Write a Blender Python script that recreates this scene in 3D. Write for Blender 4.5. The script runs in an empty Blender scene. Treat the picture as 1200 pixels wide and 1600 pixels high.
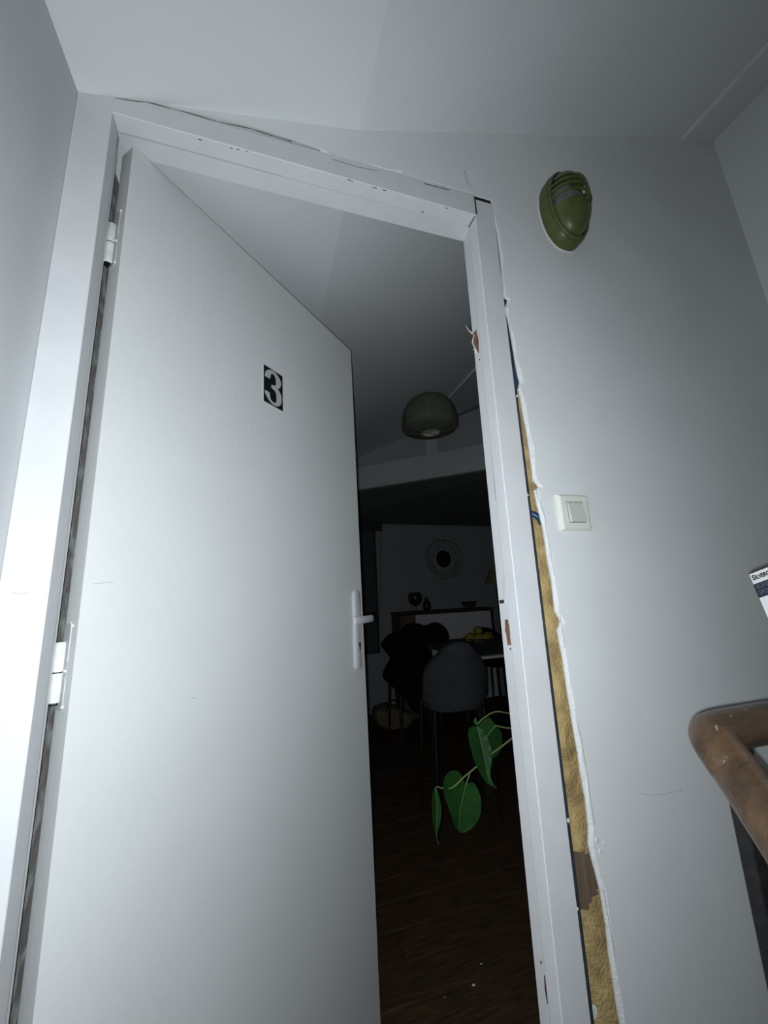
import bpy, bmesh, math, random
import numpy as np
from mathutils import Vector, Matrix, noise
from mathutils.geometry import tessellate_polygon
random.seed(4)
C = bpy.context.scene.collection
sc = bpy.context.scene

# ---------------------------------------------------------------- camera
CAMZ = 1.240                      # lens height above the landing floor
FPX, PITCH, ROLL, YAW = 604.5, 0.21053, -0.04713, 0.31005
cp, sp, cr, sr, cy, sy = math.cos(PITCH), math.sin(PITCH), math.cos(ROLL), math.sin(ROLL), math.cos(YAW), math.sin(YAW)
FW = Vector((sy*cp, cy*cp, sp)); r0 = Vector((cy, -sy, 0)); u0 = r0.cross(FW)
RT = r0*cr + u0*sr; UP = -r0*sr + u0*cr
cam_d = bpy.data.cameras.new('camera'); cam = bpy.data.objects.new('camera', cam_d); C.objects.link(cam)
cam_d.sensor_fit = 'HORIZONTAL'; cam_d.sensor_width = 36; cam_d.lens = FPX/1200*36; cam_d.clip_start = 0.01
M3 = Matrix((RT, UP, -FW)).transposed()
cam.matrix_world = Matrix.Translation((0, 0, CAMZ)) @ M3.to_4x4()
sc.camera = cam

# ---------------------------------------------------------------- world, lights, exposure
w = bpy.data.worlds.new('world'); sc.world = w; w.use_nodes = True
w.node_tree.nodes['Background'].inputs[0].default_value = (0.5, 0.55, 0.62, 1)
w.node_tree.nodes['Background'].inputs[1].default_value = 0.001
fl = bpy.data.lights.new('phone_flash', 'SPOT'); fl.energy = 36.5; fl.color = (0.86, 0.94, 1.0)
fl.spot_size = math.radians(172); fl.spot_blend = 0.8; fl.shadow_soft_size = 0.006
flo = bpy.data.objects.new('phone_flash', fl); C.objects.link(flo)
FPOS = Vector((-0.014, 0.0, CAMZ-0.012)); flo.location = FPOS
fd = (FW*1.0 - RT*0.24 - UP*0.14).normalized()
flo.rotation_euler = fd.to_track_quat('-Z', 'Y').to_euler()
sc.view_settings.view_transform = 'Standard'; sc.view_settings.look = 'None'
sc.view_settings.gamma = 1; sc.view_settings.use_curve_mapping = False
sc.view_settings.exposure = 0.0

# ---------------------------------------------------------------- helpers
def at(u, v, Y=None, X=None, Z=None):
    "point of the place seen at photo pixel u,v on the plane Y=, X= or Z= (Z above the floor)"
    d = RT*(u-600) - UP*(v-800) + FW*FPX
    t = Y/d.y if Y is not None else (X/d.x if X is not None else (Z-CAMZ)/d.z)
    return Vector((d.x*t, d.y*t, d.z*t+CAMZ))

def mat(name, col, rough=0.6, metal=0, noise_amt=0.0, nscale=8, bump=0.0, bscale=60, col2=None, spec=0.4, trans=0, coat=0, stretch=None, contrast=(0.35,0.65)):
    m = bpy.data.materials.new(name); m.use_nodes = True; nt = m.node_tree; b = nt.nodes['Principled BSDF']
    b.inputs['Base Color'].default_value = (*col, 1); b.inputs['Roughness'].default_value = rough
    b.inputs['Metallic'].default_value = metal; b.inputs['Specular IOR Level'].default_value = spec
    b.inputs['Transmission Weight'].default_value = trans; b.inputs['Coat Weight'].default_value = coat
    tc = nt.nodes.new('ShaderNodeTexCoord'); mp = nt.nodes.new('ShaderNodeMapping')
    nt.links.new(tc.outputs['Object'], mp.inputs[0])
    if stretch: mp.inputs['Scale'].default_value = stretch
    if col2 is not None or noise_amt:
        if col2 is None: col2 = tuple(max(0, c*(1-noise_amt)) for c in col)
        n = nt.nodes.new('ShaderNodeTexNoise'); n.inputs['Scale'].default_value = nscale; n.inputs['Detail'].default_value = 5
        r = nt.nodes.new('ShaderNodeValToRGB'); r.color_ramp.elements[0].color = (*col, 1); r.color_ramp.elements[1].color = (*col2, 1)
        r.color_ramp.elements[0].position, r.color_ramp.elements[1].position = contrast
        nt.links.new(mp.outputs[0], n.inputs['Vector']); nt.links.new(n.outputs[0], r.inputs[0]); nt.links.new(r.outputs[0], b.inputs['Base Color'])
    if bump:
        n2 = nt.nodes.new('ShaderNodeTexNoise'); n2.inputs['Scale'].default_value = bscale; n2.inputs['Detail'].default_value = 4
        bp = nt.nodes.new('ShaderNodeBump'); bp.inputs['Strength'].default_value = bump; bp.inputs['Distance'].default_value = 0.004
        nt.links.new(mp.outputs[0], n2.inputs['Vector']); nt.links.new(n2.outputs[0], bp.inputs['Height']); nt.links.new(bp.outputs[0], b.inputs['Normal'])
    return m

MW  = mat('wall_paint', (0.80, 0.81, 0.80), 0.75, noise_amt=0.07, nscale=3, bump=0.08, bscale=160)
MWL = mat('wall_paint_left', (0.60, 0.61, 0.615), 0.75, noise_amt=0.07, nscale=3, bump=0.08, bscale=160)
MC  = mat('ceiling_paint', (0.74, 0.75, 0.75), 0.8, noise_amt=0.04, nscale=2.5, bump=0.08, bscale=140)
MF  = mat('frame_paint', (0.68, 0.68, 0.685), 0.5, noise_amt=0.05, nscale=14, bump=0.10, bscale=40)
MD  = mat('door_paint', (0.71, 0.715, 0.70), 0.5, noise_amt=0.04, nscale=4, bump=0.10, bscale=70)
MDE = mat('door_edge_paint', (0.50, 0.51, 0.50), 0.55, noise_amt=0.10, nscale=14, bump=0.2, bscale=50)
MH  = mat('hinge_white', (0.80, 0.80, 0.76), 0.4, noise_amt=0.12, nscale=60)
MHD = mat('handle_white', (0.62, 0.62, 0.64), 0.3, coat=0.3)
MBK = mat('black', (0.008, 0.008, 0.009), 0.5)
MCAV= mat('cavity_shade', (0.03, 0.032, 0.035), 0.9)
MST = mat('galvanised_stud', (0.10, 0.12, 0.14), 0.45, metal=0.6, noise_amt=0.4, nscale=18)
MINS= mat('mineral_wool', (0.55, 0.40, 0.17), 0.95, col2=(0.27, 0.18, 0.085), nscale=26, bump=1.0, bscale=160, contrast=(0.35, 0.75))
MCK = mat('hairline_grey', (0.20, 0.19, 0.18), 0.9)
MSM = mat('seam_grey', (0.48, 0.48, 0.47), 0.7)
MPL = mat('raw_plaster', (0.80, 0.80, 0.79), 0.85, noise_amt=0.1, nscale=60, bump=0.5, bscale=200)
MWP = mat('rough_wallpaper', (0.30, 0.29, 0.27), 0.85, col2=(0.62, 0.61, 0.58), nscale=30, bump=0.8, bscale=45, stretch=(1, 1.0, 0.7), contrast=(0.5,0.66))
MOL = mat('olive_paint', (0.090, 0.105, 0.032), 0.38, noise_amt=0.25, nscale=40, bump=0.1, bscale=60)
MGLS= mat('dusty_glass', (0.22, 0.21, 0.20), 0.25, noise_amt=0.5, nscale=30, spec=0.6)
MSW = mat('switch_plastic', (0.74, 0.74, 0.66), 0.35)
MSW2= mat('switch_rocker', (0.60, 0.61, 0.55), 0.35)
MRUST=mat('bare_wood_rust', (0.26, 0.12, 0.07), 0.8, col2=(0.10, 0.045, 0.03), nscale=90)
MRW = mat('rail_wood', (0.120, 0.068, 0.034), 0.32, col2=(0.040, 0.024, 0.015), nscale=15, bump=0.5, bscale=90, coat=0.25, stretch=(0.8, 2.6, 1.6), contrast=(0.30, 0.70))
MRI = mat('baluster_iron', (0.013, 0.012, 0.012), 0.35, col2=(0.03, 0.022, 0.018), nscale=45, bump=0.6, bscale=60, contrast=(0.6,0.8))
MNAV= mat('navy_print', (0.006, 0.010, 0.016), 0.4)
MIV = mat('ivory_print', (0.50, 0.49, 0.45), 0.45)
MWH = mat('white_print', (0.70, 0.71, 0.71), 0.5)
MFL = mat('dark_plank', (0.075, 0.042, 0.018), 0.6, col2=(0.035, 0.020, 0.009), nscale=9, bump=0.4, bscale=40, stretch=(1, 9, 1))
MFB = mat('subfloor', (0.01, 0.008, 0.006), 0.9)
MBE = mat('beam_paint', (0.60, 0.60, 0.59), 0.7, noise_amt=0.08, nscale=5)
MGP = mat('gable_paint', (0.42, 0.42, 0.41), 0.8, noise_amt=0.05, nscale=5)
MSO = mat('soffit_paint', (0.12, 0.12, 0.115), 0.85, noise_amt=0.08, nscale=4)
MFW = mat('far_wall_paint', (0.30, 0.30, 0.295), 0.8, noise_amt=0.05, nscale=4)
MLN = mat('lantern_fabric', (0.135, 0.14, 0.10), 0.9, noise_amt=0.15, nscale=12, bump=0.4, bscale=120)
MLNI= mat('lantern_inside', (0.45, 0.45, 0.40), 0.8)
MCH = mat('grey_velvet', (0.050, 0.052, 0.058), 0.95, noise_amt=0.2, nscale=20, bump=0.4, bscale=80)
MCO = mat('black_cloth', (0.004, 0.004, 0.0045), 0.97, bump=0.3, bscale=30, spec=0.1)
MTT = mat('table_white', (0.42, 0.42, 0.40), 0.5)
MTG = mat('table_top_grey', (0.05, 0.05, 0.048), 0.75)
MWD = mat('cabinet_wood', (0.10, 0.085, 0.05), 0.6, noise_amt=0.3, nscale=12)
MDK = mat('dark_trim', (0.025, 0.024, 0.022), 0.6)
MWN = mat('blind_dark', (0.045, 0.055, 0.065), 0.7)
MGR = mat('fruit_yellow', (0.25, 0.22, 0.015), 0.5, noise_amt=0.3, nscale=20)
MBO = mat('bowl_glaze', (0.10, 0.10, 0.09), 0.4)
MBG = mat('canvas_beige', (0.17, 0.13, 0.08), 0.9, noise_amt=0.3, nscale=15, bump=0.5, bscale=40)
MRG = mat('rug_grey', (0.025, 0.025, 0.026), 0.98, noise_amt=0.2, nscale=60)
MLF = mat('leaf_green', (0.020, 0.085, 0.014), 0.5, col2=(0.013, 0.055, 0.011), nscale=12, bump=0.3, bscale=30)
MLR = mat('leaf_rib', (0.10, 0.22, 0.06), 0.5)
MSTM= mat('vine_stem', (0.20, 0.26, 0.09), 0.5)
MPOT= mat('terracotta', (0.30, 0.12, 0.06), 0.8, noise_amt=0.2, nscale=12)
MSOIL=mat('soil', (0.03, 0.02, 0.012), 0.95)
MSHD= mat('lamp_shade_cream', (0.22, 0.19, 0.12), 0.9)
MBLU= mat('cable_blue', (0.01, 0.05, 0.14), 0.35)
MMIR= mat('mirror_glass', (0.02, 0.02, 0.022), 0.12, spec=0.4)
MWIRE=mat('mirror_wire', (0.13, 0.11, 0.08), 0.6)
MVAS= mat('dark_glass', (0.012, 0.012, 0.014), 0.25)
MLIT= mat('flake_white', (0.75, 0.73, 0.70), 0.8)

def link(name, me, m, parent=None):
    o = bpy.data.objects.new(name, me); C.objects.link(o)
    if m is not None: me.materials.append(m)
    if parent is not None:
        o.parent = parent
        o.matrix_parent_inverse = Matrix.Translation(-parent.location) if parent.type == 'EMPTY' else Matrix()
    return o
def obj(name, bm, m, parent=None, smooth=False):
    bmesh.ops.recalc_face_normals(bm, faces=bm.faces)
    me = bpy.data.meshes.new(name); bm.to_mesh(me); bm.free()
    if smooth:
        for p in me.polygons: p.use_smooth = True
        try: me.set_sharp_from_angle(angle=math.radians(38))
        except Exception: pass
    return link(name, me, m, parent)
def tag(o, label, cat, group=None, kind=None):
    o['label'] = label; o['category'] = cat
    if group: o['group'] = group
    if kind: o['kind'] = kind
    return o
def thing(name, label, cat, loc, group=None, kind=None):
    o = bpy.data.objects.new(name, None); C.objects.link(o); o.location = loc; o.empty_display_size = 0.05
    return tag(o, label, cat, group, kind)
def box(bm, x0, x1, y0, y1, z0, z1, bev=0.0):
    n0 = set(bm.verts)
    vs = [bm.verts.new((x, y, z)) for x in (x0, x1) for y in (y0, y1) for z in (z0, z1)]
    fs = [(0,1,3,2),(4,6,7,5),(0,4,5,1),(2,3,7,6),(0,2,6,4),(1,5,7,3)]
    for f in fs: bm.faces.new([vs[i] for i in f])
    if bev:
        es = [e for e in bm.edges if e.verts[0] in vs and e.verts[1] in vs]
        bmesh.ops.bevel(bm, geom=es, offset=bev, segments=2, affect='EDGES', profile=0.5)
    return [v for v in bm.verts if v not in n0]
def BX(*a, bev=0.0):
    bm = bmesh.new(); box(bm, *a, bev=bev); return bm
def prism(pts, d, bm=None):
    "closed polygon of 3-D points extruded by the vector d"
    bm = bm or bmesh.new(); pts = [Vector(p) for p in pts]; d = Vector(d)
    a = [bm.verts.new(p) for p in pts]; b = [bm.verts.new(p+d) for p in pts]
    for t in tessellate_polygon([pts]):
        try: bm.faces.new([a[i] for i in t]); bm.faces.new([b[i] for i in reversed(t)])
        except ValueError: pass
    n = len(pts)
    for i in range(n): bm.faces.new([a[i], a[(i+1) % n], b[(i+1) % n], b[i]])
    return bm
def smoothpath(P, n=8, closed=False):
    P = [Vector(p) for p in P]; out = []; N = len(P)
    rng = range(N) if closed else range(N-1)
    for i in rng:
        g = (lambda k: P[k % N]) if closed else (lambda k: P[min(max(k, 0), N-1)])
        a, b, c, d = g(i-1), g(i), g(i+1), g(i+2)
        for k in range(n):
            t = k/n
            out.append(0.5*((2*b)+(c-a)*t+(2*a-5*b+4*c-d)*t*t+(3*b-a-3*c+d)*t**3))
    if not closed: out.append(P[-1])
    return out
def tube(bm, path, rad, seg=10, closed=False, flat=1.0):
    path = [Vector(p) for p in path]; n = len(path); rings = []; up = None
    for i, p in enumerate(path):
        a = path[(i-1) % n] if (closed or i) else p; b = path[(i+1) % n] if (closed or i < n-1) else p
        t = (b-a).normalized()
        if up is None:
            up = Vector((0, 0, 1)) if abs(t.z) < 0.9 else Vector((1, 0, 0))
        x = t.cross(up).normalized(); up = x.cross(t).normalized()
        r = rad(i/(n-1 if n > 1 else 1)) if callable(rad) else rad
        rings.append([bm.verts.new(p + x*math.cos(2*math.pi*k/seg)*r + up*math.sin(2*math.pi*k/seg)*r*flat) for k in range(seg)])
    for i in range(n if closed else n-1):
        A, B = rings[i], rings[(i+1) % n]
        for k in range(seg): bm.faces.new([A[k], A[(k+1) % seg], B[(k+1) % seg], B[k]])
    if not closed: bm.faces.new(rings[0]); bm.faces.new(list(reversed(rings[-1])))
    return bm
def lathe(prof, seg=24, c=(0, 0, 0), axis=2, caps=False, bm=None, sx=1, sy=1):
    "prof: list of (radius, height)"
    bm = bm or bmesh.new(); rings = []
    for r, h in prof:
        ring = []
        for k in range(seg):
            a = 2*math.pi*k/seg; p = [r*math.cos(a)*sx, r*math.sin(a)*sy, h]
            if axis == 1: p = [p[0], -p[2], p[1]]
            if axis == 0: p = [p[2], p[0], p[1]]
            ring.append(bm.verts.new(Vector(p)+Vector(c)))
        rings.append(ring)
    for A, B in zip(rings, rings[1:]):
        for k in range(seg): bm.faces.new([A[k], A[(k+1) % seg], B[(k+1) % seg], B[k]])
    if caps: bm.faces.new(rings[0]); bm.faces.new(list(reversed(rings[-1])))
    return bm

WY = 0.70                         # front face of the wall with the door
Z = lambda z: z + CAMZ

# ================================================================ SETTING
# ceiling: shallow left slope, fold, steeper right slope; runs over hall and room
def ceil_z(x): return Z(0.977 + 0.24*(x+0.357)) if x < 0.21 else Z(1.1131 + 0.3765*(x-0.21))
bm = bmesh.new()
xs = [-0.62, 0.21, 3.5]; ys = [-1.7, 4.45]
prism([(x, ys[0], ceil_z(x)) for x in xs] + [(x, ys[0], ceil_z(x)+0.08) for x in reversed(xs)], (0, ys[1]-ys[0], 0), bm)
tag(obj('ceiling', bm, MC), 'off white painted attic ceiling folded into two slopes above the door', 'ceiling', kind='structure')
# batten strip along the ridge side, in hall and in room
bm = bmesh.new()
def strip(y0, y1, x0, x1, bm):
    prism([(x0, y0, ceil_z(x0)-0.016), (x1, y0, ceil_z(x1)-0.012), (x1, y0, ceil_z(x1)+0.02), (x0, y0, ceil_z(x0)+0.02)], (0, y1-y0, 0), bm)
strip(-1.5, WY+0.002, 1.42, 1.66, bm)
tag(obj('trim_1', bm, MC), 'flat painted cornice board between the sloped hall ceiling and right wall', 'trim', kind='structure')
bm = bmesh.new(); strip(WY+0.08, 4.0, 1.455, 1.50, bm)
tag(obj('trim_2', bm, MC), 'thin pale batten running along the dark room ceiling beside the lantern', 'trim', kind='structure')

# walls
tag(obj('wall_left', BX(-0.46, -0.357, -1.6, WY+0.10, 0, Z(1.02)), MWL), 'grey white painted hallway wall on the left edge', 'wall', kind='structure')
bm = bmesh.new()
RX = lambda z: 1.605 + 0.068*(1.644-z)
prism([(RX(-1.1), -1.6, 0), (RX(1.75), -1.6, Z(1.75)), (RX(1.75)+0.1, -1.6, Z(1.75)), (RX(-1.1)+0.1, -1.6, 0)], (0, 2.3+0.08, 0), bm)
tag(obj('wall_right', bm, MC), 'white painted hallway wall at the far right, leaning slightly out', 'wall', kind='structure')
tag(obj('wall_back', BX(-0.46, 1.9, -1.7, -1.6, 0, Z(1.8)), MW), 'white hallway wall behind the viewer', 'wall', kind='structure')
tag(obj('floor', BX(-0.46, 1.9, -1.7, WY+0.04, -0.08, 0), MFL), 'dark wooden landing floor of the hallway', 'floor', kind='structure')

# plaster edge of the torn opening (photo pixels -> wall plane)
EDGE = [(769,322),(772,345),(776,362),(782,405),(785,440),(787,464),(793,467),(792,474),(789,480),(795,505),(800,533),(804,557),(808,580),(812,596),(810,607),(815,630),(818,650),(822,667),(827,700),(832,738),(833,752),(839,757),(842,761),(838,764),(835,766),
        (840,790),(848,822),(852,845),(855,870),(862.5,910),(866,940),(868,957),(874,966),(876,972),(873,980),(871,984),(874,1000),(880,1030),(884,1060),(889,1092),(894.6,1127),(900.7,1162),(904,1180),(907.7,1207),(915.6,1251),(920,1290),(920,1320),(926,1346),(931,1364),(938.7,1394),(948,1450),(952,1490),(954.6,1506),(963,1562),(969.6,1600)]
def lipw(v): return 2.6 + 4.2*min(1, max(0, (v-330)/500)) + 1.3*math.sin(v*0.11) + 1.1*math.sin(v*0.37+1)
outer = [at(u+lipw(v), v, Y=WY) for u, v in EDGE]
inner = [at(u, v, Y=WY+0.004) for u, v in EDGE]
back = [p + Vector((0.0, 0.0035, 0)) for p in inner]
low = outer[-1]; slope = (outer[-1]-outer[-6]); slope /= abs(slope.z)
outer.append(low + slope*low.z*1.0); inner.append(inner[-1] + slope*inner[-1].z); back.append(back[-1] + slope*back[-1].z)
outer[-1].z = inner[-1].z = back[-1].z = 0
top = [(-0.357,.977),(-0.3,.992),(-0.23,1.006),(-0.135,1.029),(-0.032,1.054),(0.081,1.078),(0.205,1.113),(0.456,1.206),(0.915,1.379),(1.425,1.571),(1.605,1.650)]
topw = [Vector((x, WY, Z(z)+0.02)) for x, z in reversed(top)]
hd = [at(u, v, Y=WY) for u, v in [(240,158.5),(300,173),(360,186),(400,197),(450,213),(500,231),(520,240),(531,250),(546,254),(585,258),(600,263),(628,267),(629,272),(700,291),(736,301)]]
hole = [at(736,303,Y=WY), at(743,304.5,Y=WY), at(767,311.5,Y=WY), at(769,322,Y=WY)]
poly = [Vector((-0.3, WY, Z(1.0)))] + hd + hole[1:3] + outer + [Vector((RX(-1.1), WY, 0)), Vector((RX(1.6), WY, Z(1.66)))] + topw[1:-1]
wf = obj('wall_front', prism(poly, (0, 0.004, 0)), MW)
tag(wf, 'pale grey painted wall around the door with a torn plasterboard edge', 'wall', kind='structure')
bm = bmesh.new()
A = [bm.verts.new(p) for p in outer]; B = [bm.verts.new(p) for p in inner]; D = [bm.verts.new(p) for p in back]
Cc = [bm.verts.new(Vector((p.x, WY+0.0075, p.z))) for p in outer]
for i in range(len(A)-1):
    bm.faces.new([A[i], B[i], B[i+1], A[i+1]]); bm.faces.new([B[i], D[i], D[i+1], B[i+1]]); bm.faces.new([D[i], Cc[i], Cc[i+1], D[i+1]])
o = obj('torn_edge', bm, MPL, wf); o['label'] = 'ragged white broken plaster edge'
# torn lip over the header
bm = bmesh.new()
lp = [(500,231),(520,240),(531,250),(546,254),(585,258),(600,263),(628,267),(629,272),(700,291),(738,302)]
a = [at(u, v-0.5, Y=WY-0.0012) for u, v in lp]; b = [at(u+1, v+4.5+1.4*math.sin(u*.13), Y=WY+0.004) for u, v in lp]
A = [bm.verts.new(p) for p in a]; B = [bm.verts.new(p) for p in b]; D = [bm.verts.new(p+Vector((0,.01,.004))) for p in a]
for i in range(len(A)-1): bm.faces.new([A[i], B[i], B[i+1], A[i+1]]); bm.faces.new([B[i], D[i], D[i+1], B[i+1]]); bm.faces.new([D[i],A[i],A[i+1],D[i+1]])
obj('torn_edge', bm, MPL, wf)
# hairline cracks and paint flakes on the wall
for pth, r in (([(725,265),(728,275),(730,283),(735,291),(738,293)], 0.0009), ([(862,820),(868,880),(875,925)], 0.0006)):
    if r > 0.0008: obj('crack', tube(bmesh.new(), [at(u, v, Y=WY-0.0001) for u, v in pth], r*.7, 6), MCK, wf)
for pth in ([(833,748),(840,775),(851,805),(853,822),(860,860),(866,899)], [(875,962),(879,985),(882,1012)], [(903,1132),(910,1165),(918,1215),(929,1290)], [(943,1390),(955,1460),(961,1495)]):
    obj('crack', tube(bmesh.new(), [at(u, v, Y=WY-0.0001) for u, v in pth], 0.0004, 6), MCK, wf)
for u, v, s in ((929,1297,.0035),(944,1318,.004),(933,1313,.005),(938,1330,.0045),(969,1449,.002),(1062,1236,.002),(1030,1242,.0015)):
    q = at(u, v, Y=WY-0.0005); bm = bmesh.new(); bmesh.ops.create_icosphere(bm, subdivisions=1, radius=s)
    for vv in bm.verts: vv.co = Vector((vv.co.x*random.uniform(.6,1.2), vv.co.y*.25, vv.co.z*random.uniform(.7,1.4))) + q
    obj('paint_flake', bm, MPL if v > 1290 and v < 1400 else MWL, wf)

# room-side board of the partition
bm = bmesh.new()
prism([(-0.345, 0.766, 0), (-0.345, 0.766, Z(1.02)), (0.21, 0.766, Z(1.15)), (3.35, 0.766, Z(2.28)), (3.35, 0.766, 0), (0.60, 0.766, 0), (0.60, 0.766, Z(1.0)), (-0.315, 0.766, Z(1.0)), (-0.315, 0.766, 0)], (0, 0.0125, 0), bm)
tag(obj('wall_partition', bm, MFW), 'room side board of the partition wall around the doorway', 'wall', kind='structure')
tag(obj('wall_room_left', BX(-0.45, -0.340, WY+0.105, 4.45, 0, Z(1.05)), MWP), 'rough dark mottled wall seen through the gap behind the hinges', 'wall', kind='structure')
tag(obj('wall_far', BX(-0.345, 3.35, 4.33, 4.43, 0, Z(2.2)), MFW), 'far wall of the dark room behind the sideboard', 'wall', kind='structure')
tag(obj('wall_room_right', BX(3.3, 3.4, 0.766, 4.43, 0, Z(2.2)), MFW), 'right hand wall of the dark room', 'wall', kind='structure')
# cavity backing, near-black to stand in for the gap's shade, and floor plate
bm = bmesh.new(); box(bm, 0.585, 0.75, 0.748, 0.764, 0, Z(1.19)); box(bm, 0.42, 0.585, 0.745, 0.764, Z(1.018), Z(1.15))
o = obj('cavity_shade_back', bm, MCAV, wf); o['label'] = 'near-black panel standing in for shade inside the wall cavity'
ins = bmesh.new()
NX, NZ = 14, 220
g = [[None]*(NZ+1) for _ in range(NX+1)]
for i in range(NX+1):
    for k in range(NZ+1):
        x = 0.574 + 0.11*i/NX; z = 0.04 + (Z(0.56)-0.04)*k/NZ
        n = noise.fractal(Vector((x*9, 3.1, z*7)), 1.0, 2.0, 3); n2 = noise.noise(Vector((x*40, 7, z*45)))
        g[i][k] = ins.verts.new((x + 0.003*n2, 0.729 - 0.010*n - 0.003*n2 + 0.012*max(0, 1-i/3) + .004, z))
for i in range(NX):
    for k in range(NZ):
        z = 0.04 + (Z(0.56)-0.04)*(k+.5)/NZ - CAMZ; x = 0.574 + 0.11*(i+.5)/NX
        lowz = at(905,1325,Y=.73).z-CAMZ; hiz = at(920,1418,Y=.73).z-CAMZ
        if hiz < z < lowz:
            f = 0.5+0.5*noise.noise(Vector((2, 4, z*30)))
            t = (lowz-z)/(lowz-hiz)
            lim = 0.594 + 0.012*f + 0.05*math.sin(min(1,t*2.2)*math.pi/2) - max(0,(t-.7)/.3)*0.05
            if x < lim+0.0: continue
        ins.faces.new([g[i][k], g[i+1][k], g[i+1][k+1], g[i][k+1]])
o = obj('mineral_wool_insulation', ins, MINS, smooth=True); tag(o, 'yellow mineral wool insulation stuffed in the gap beside the door frame', 'insulation', kind='stuff')
tag(obj('wooden_stud', BX(0.590, 0.66, 0.7405, 0.7475, 0.05, Z(-0.30)), mat('stud_wood', (0.20, 0.14, 0.09), 0.8, noise_amt=0.3, nscale=10, stretch=(8,1,1))), 'brown timber stud showing through the lower insulation gap', 'stud')
bm = bmesh.new()
prism([(0.553, 0.7115, 0), (0.5735, 0.7115, Z(0.99)), (0.5735+0.006, 0.755, Z(0.99)), (0.560, 0.755, 0)], (0.0, 0.0, 0.0001), bm); bm.free()
bm = bmesh.new()
lo, hi = 0.553, 0.570
for (xa, ya, xb, yb) in ((0.001, 0.7125, 0.0130, 0.7135), (0.0122, 0.7135, 0.0130, 0.745)):
    prism([(lo+xa, ya, 0.0), (lo+xb, ya, 0.0), (hi+xb, ya, Z(.99)), (hi+xa, ya, Z(.99))], (0, yb-ya, 0), bm)
tag(obj('metal_stud', bm, MST), 'dark galvanised metal stud edge beside the right door jamb', 'stud')
q = at(838, 808, Y=0.722)
tag(obj('cable_stub', tube(bmesh.new(), smoothpath([q+Vector((-.014,.006,.012)), q+Vector((-.004,-.002,.004)), q+Vector((.006,-.004,-.006)), q+Vector((.02,.012,-.012))], 4), 0.0065, 10), MBLU, smooth=True), 'short blue conduit in the insulation next to the light switch', 'cable')
q = at(809, 575, Y=0.724)
tag(obj('membrane_scrap', prism([at(u, v, Y=.722) for u, v in [(801,560),(805,556),(809,575),(812,592),(811,604),(806,612),(804,590)]], (0, .003, 0)), mat('membrane', (0.04, 0.09, 0.14), 0.3)), 'dark blue membrane scrap high in the cracked wall gap', 'membrane')
for lab_, pth in zip(('pale oval plaster lump low in the wall gap, the upper of two', 'jagged white plaster lump at the very foot of the wall gap'), ([(914,1542),(919,1545),(922,1552),(924,1562),(920,1570),(916,1566),(914,1556)], [(920,1585),(926,1578),(932,1574),(934,1580),(933,1588),(926,1597),(921,1600)])):
    tag(obj('plaster_lump', prism([at(u, v, Y=.715) for u, v in pth], (0.0, .006, 0)), MPL), lab_, 'plaster', group='plaster lumps at the foot of the wall gap')

# ---------------------------------------------------------------- door frame
fr = thing('trim_3', 'white painted door frame with bare lock cut-outs on its right jamb', 'door frame', (-0.33, WY, 0), kind='structure')
TH = 0.082
def jamb_profile(xi, s):      # xi inner stop X, s=+1: body extends to -X (left jamb)
    return xi
# left: casing + reveal + rebate
bm = bmesh.new()
P = [(-0.3565, WY-0.002), (-0.2985, WY-0.002), (-0.2975, WY-0.001), (-0.2975, WY+0.032), (-0.3105, WY+0.033), (-0.3105, WY+0.072), (-0.3565, WY+0.072)]
prism([(x, y, 0) for x, y in P], (0, 0, Z(0.985)), bm); obj('jamb', bm, MF, fr)
# right jamb leans a little
bm = bmesh.new(); SH = 0.0085
def shx(z): return SH*(z-1.0)
P = [(0.566, WY-0.002), (0.5105, WY-0.002), (0.509, WY-0.0005), (0.509, WY+0.0315), (0.522, WY+0.033), (0.522, WY+TH), (0.566, WY+TH)]
lev = [(-CAMZ, 0), (1.0, 0)]
r_ = [[bm.verts.new((x+shx(z), y, Z(z))) for x, y in P] for z, _ in lev]
# mitre the top of the right jamb: reveal part stops under the header
for i, (x, y) in enumerate(P):
    if i in (1,): r_[1][i].co.z = Z(1.0)
n = len(P)
for i in range(n): bm.faces.new([r_[0][i], r_[0][(i+1) % n], r_[1][(i+1) % n], r_[1][i]])
bm.faces.new(r_[1]); bm.faces.new(list(reversed(r_[0])))
rj = obj('jamb', bm, MF, fr)
# header (head of the frame), profile in Y-Z, swept in X; a little lower at the right
bm = bmesh.new()
P = [(WY-0.003, 1.014), (WY-0.003, 0.951), (WY-0.0015, 0.950), (WY+0.032, 0.950), (WY+0.033, 0.963), (WY+0.086, 0.963), (WY+0.086, 1.014)]
xL, xR = -0.2972, 0.5105
a = [bm.verts.new((xL, y, Z(z))) for y, z in P]; b = [bm.verts.new((xR+(0.0 if y < WY+.033 else .011), y, Z(z-0.002 if z < 1 else z+0.001))) for y, z in P]
a[0].co.z = a[6].co.z = Z(0.996)
n = len(P)
for i in range(n): bm.faces.new([a[i], a[(i+1) % n], b[(i+1) % n], b[i]])
bm.faces.new(a); bm.faces.new(list(reversed(b)))
hdr = obj('header', bm, MF, fr)
obj('seam', BX(-0.296, 0.508, WY+0.0305, WY+0.0335, Z(0.9492), Z(0.9502)), MSM, fr)
obj('seam', prism([(0.509+shx(-1.22)-.0004, WY+.031, 0.0), (0.509+shx(-1.22)-.0004, WY+.0325, 0.0), (0.509+shx(.94)-.0004, WY+.0325, Z(.94)), (0.509+shx(.94)-.0004, WY+.031, Z(.94))], (.001, 0, 0)), MSM, fr)
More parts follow.
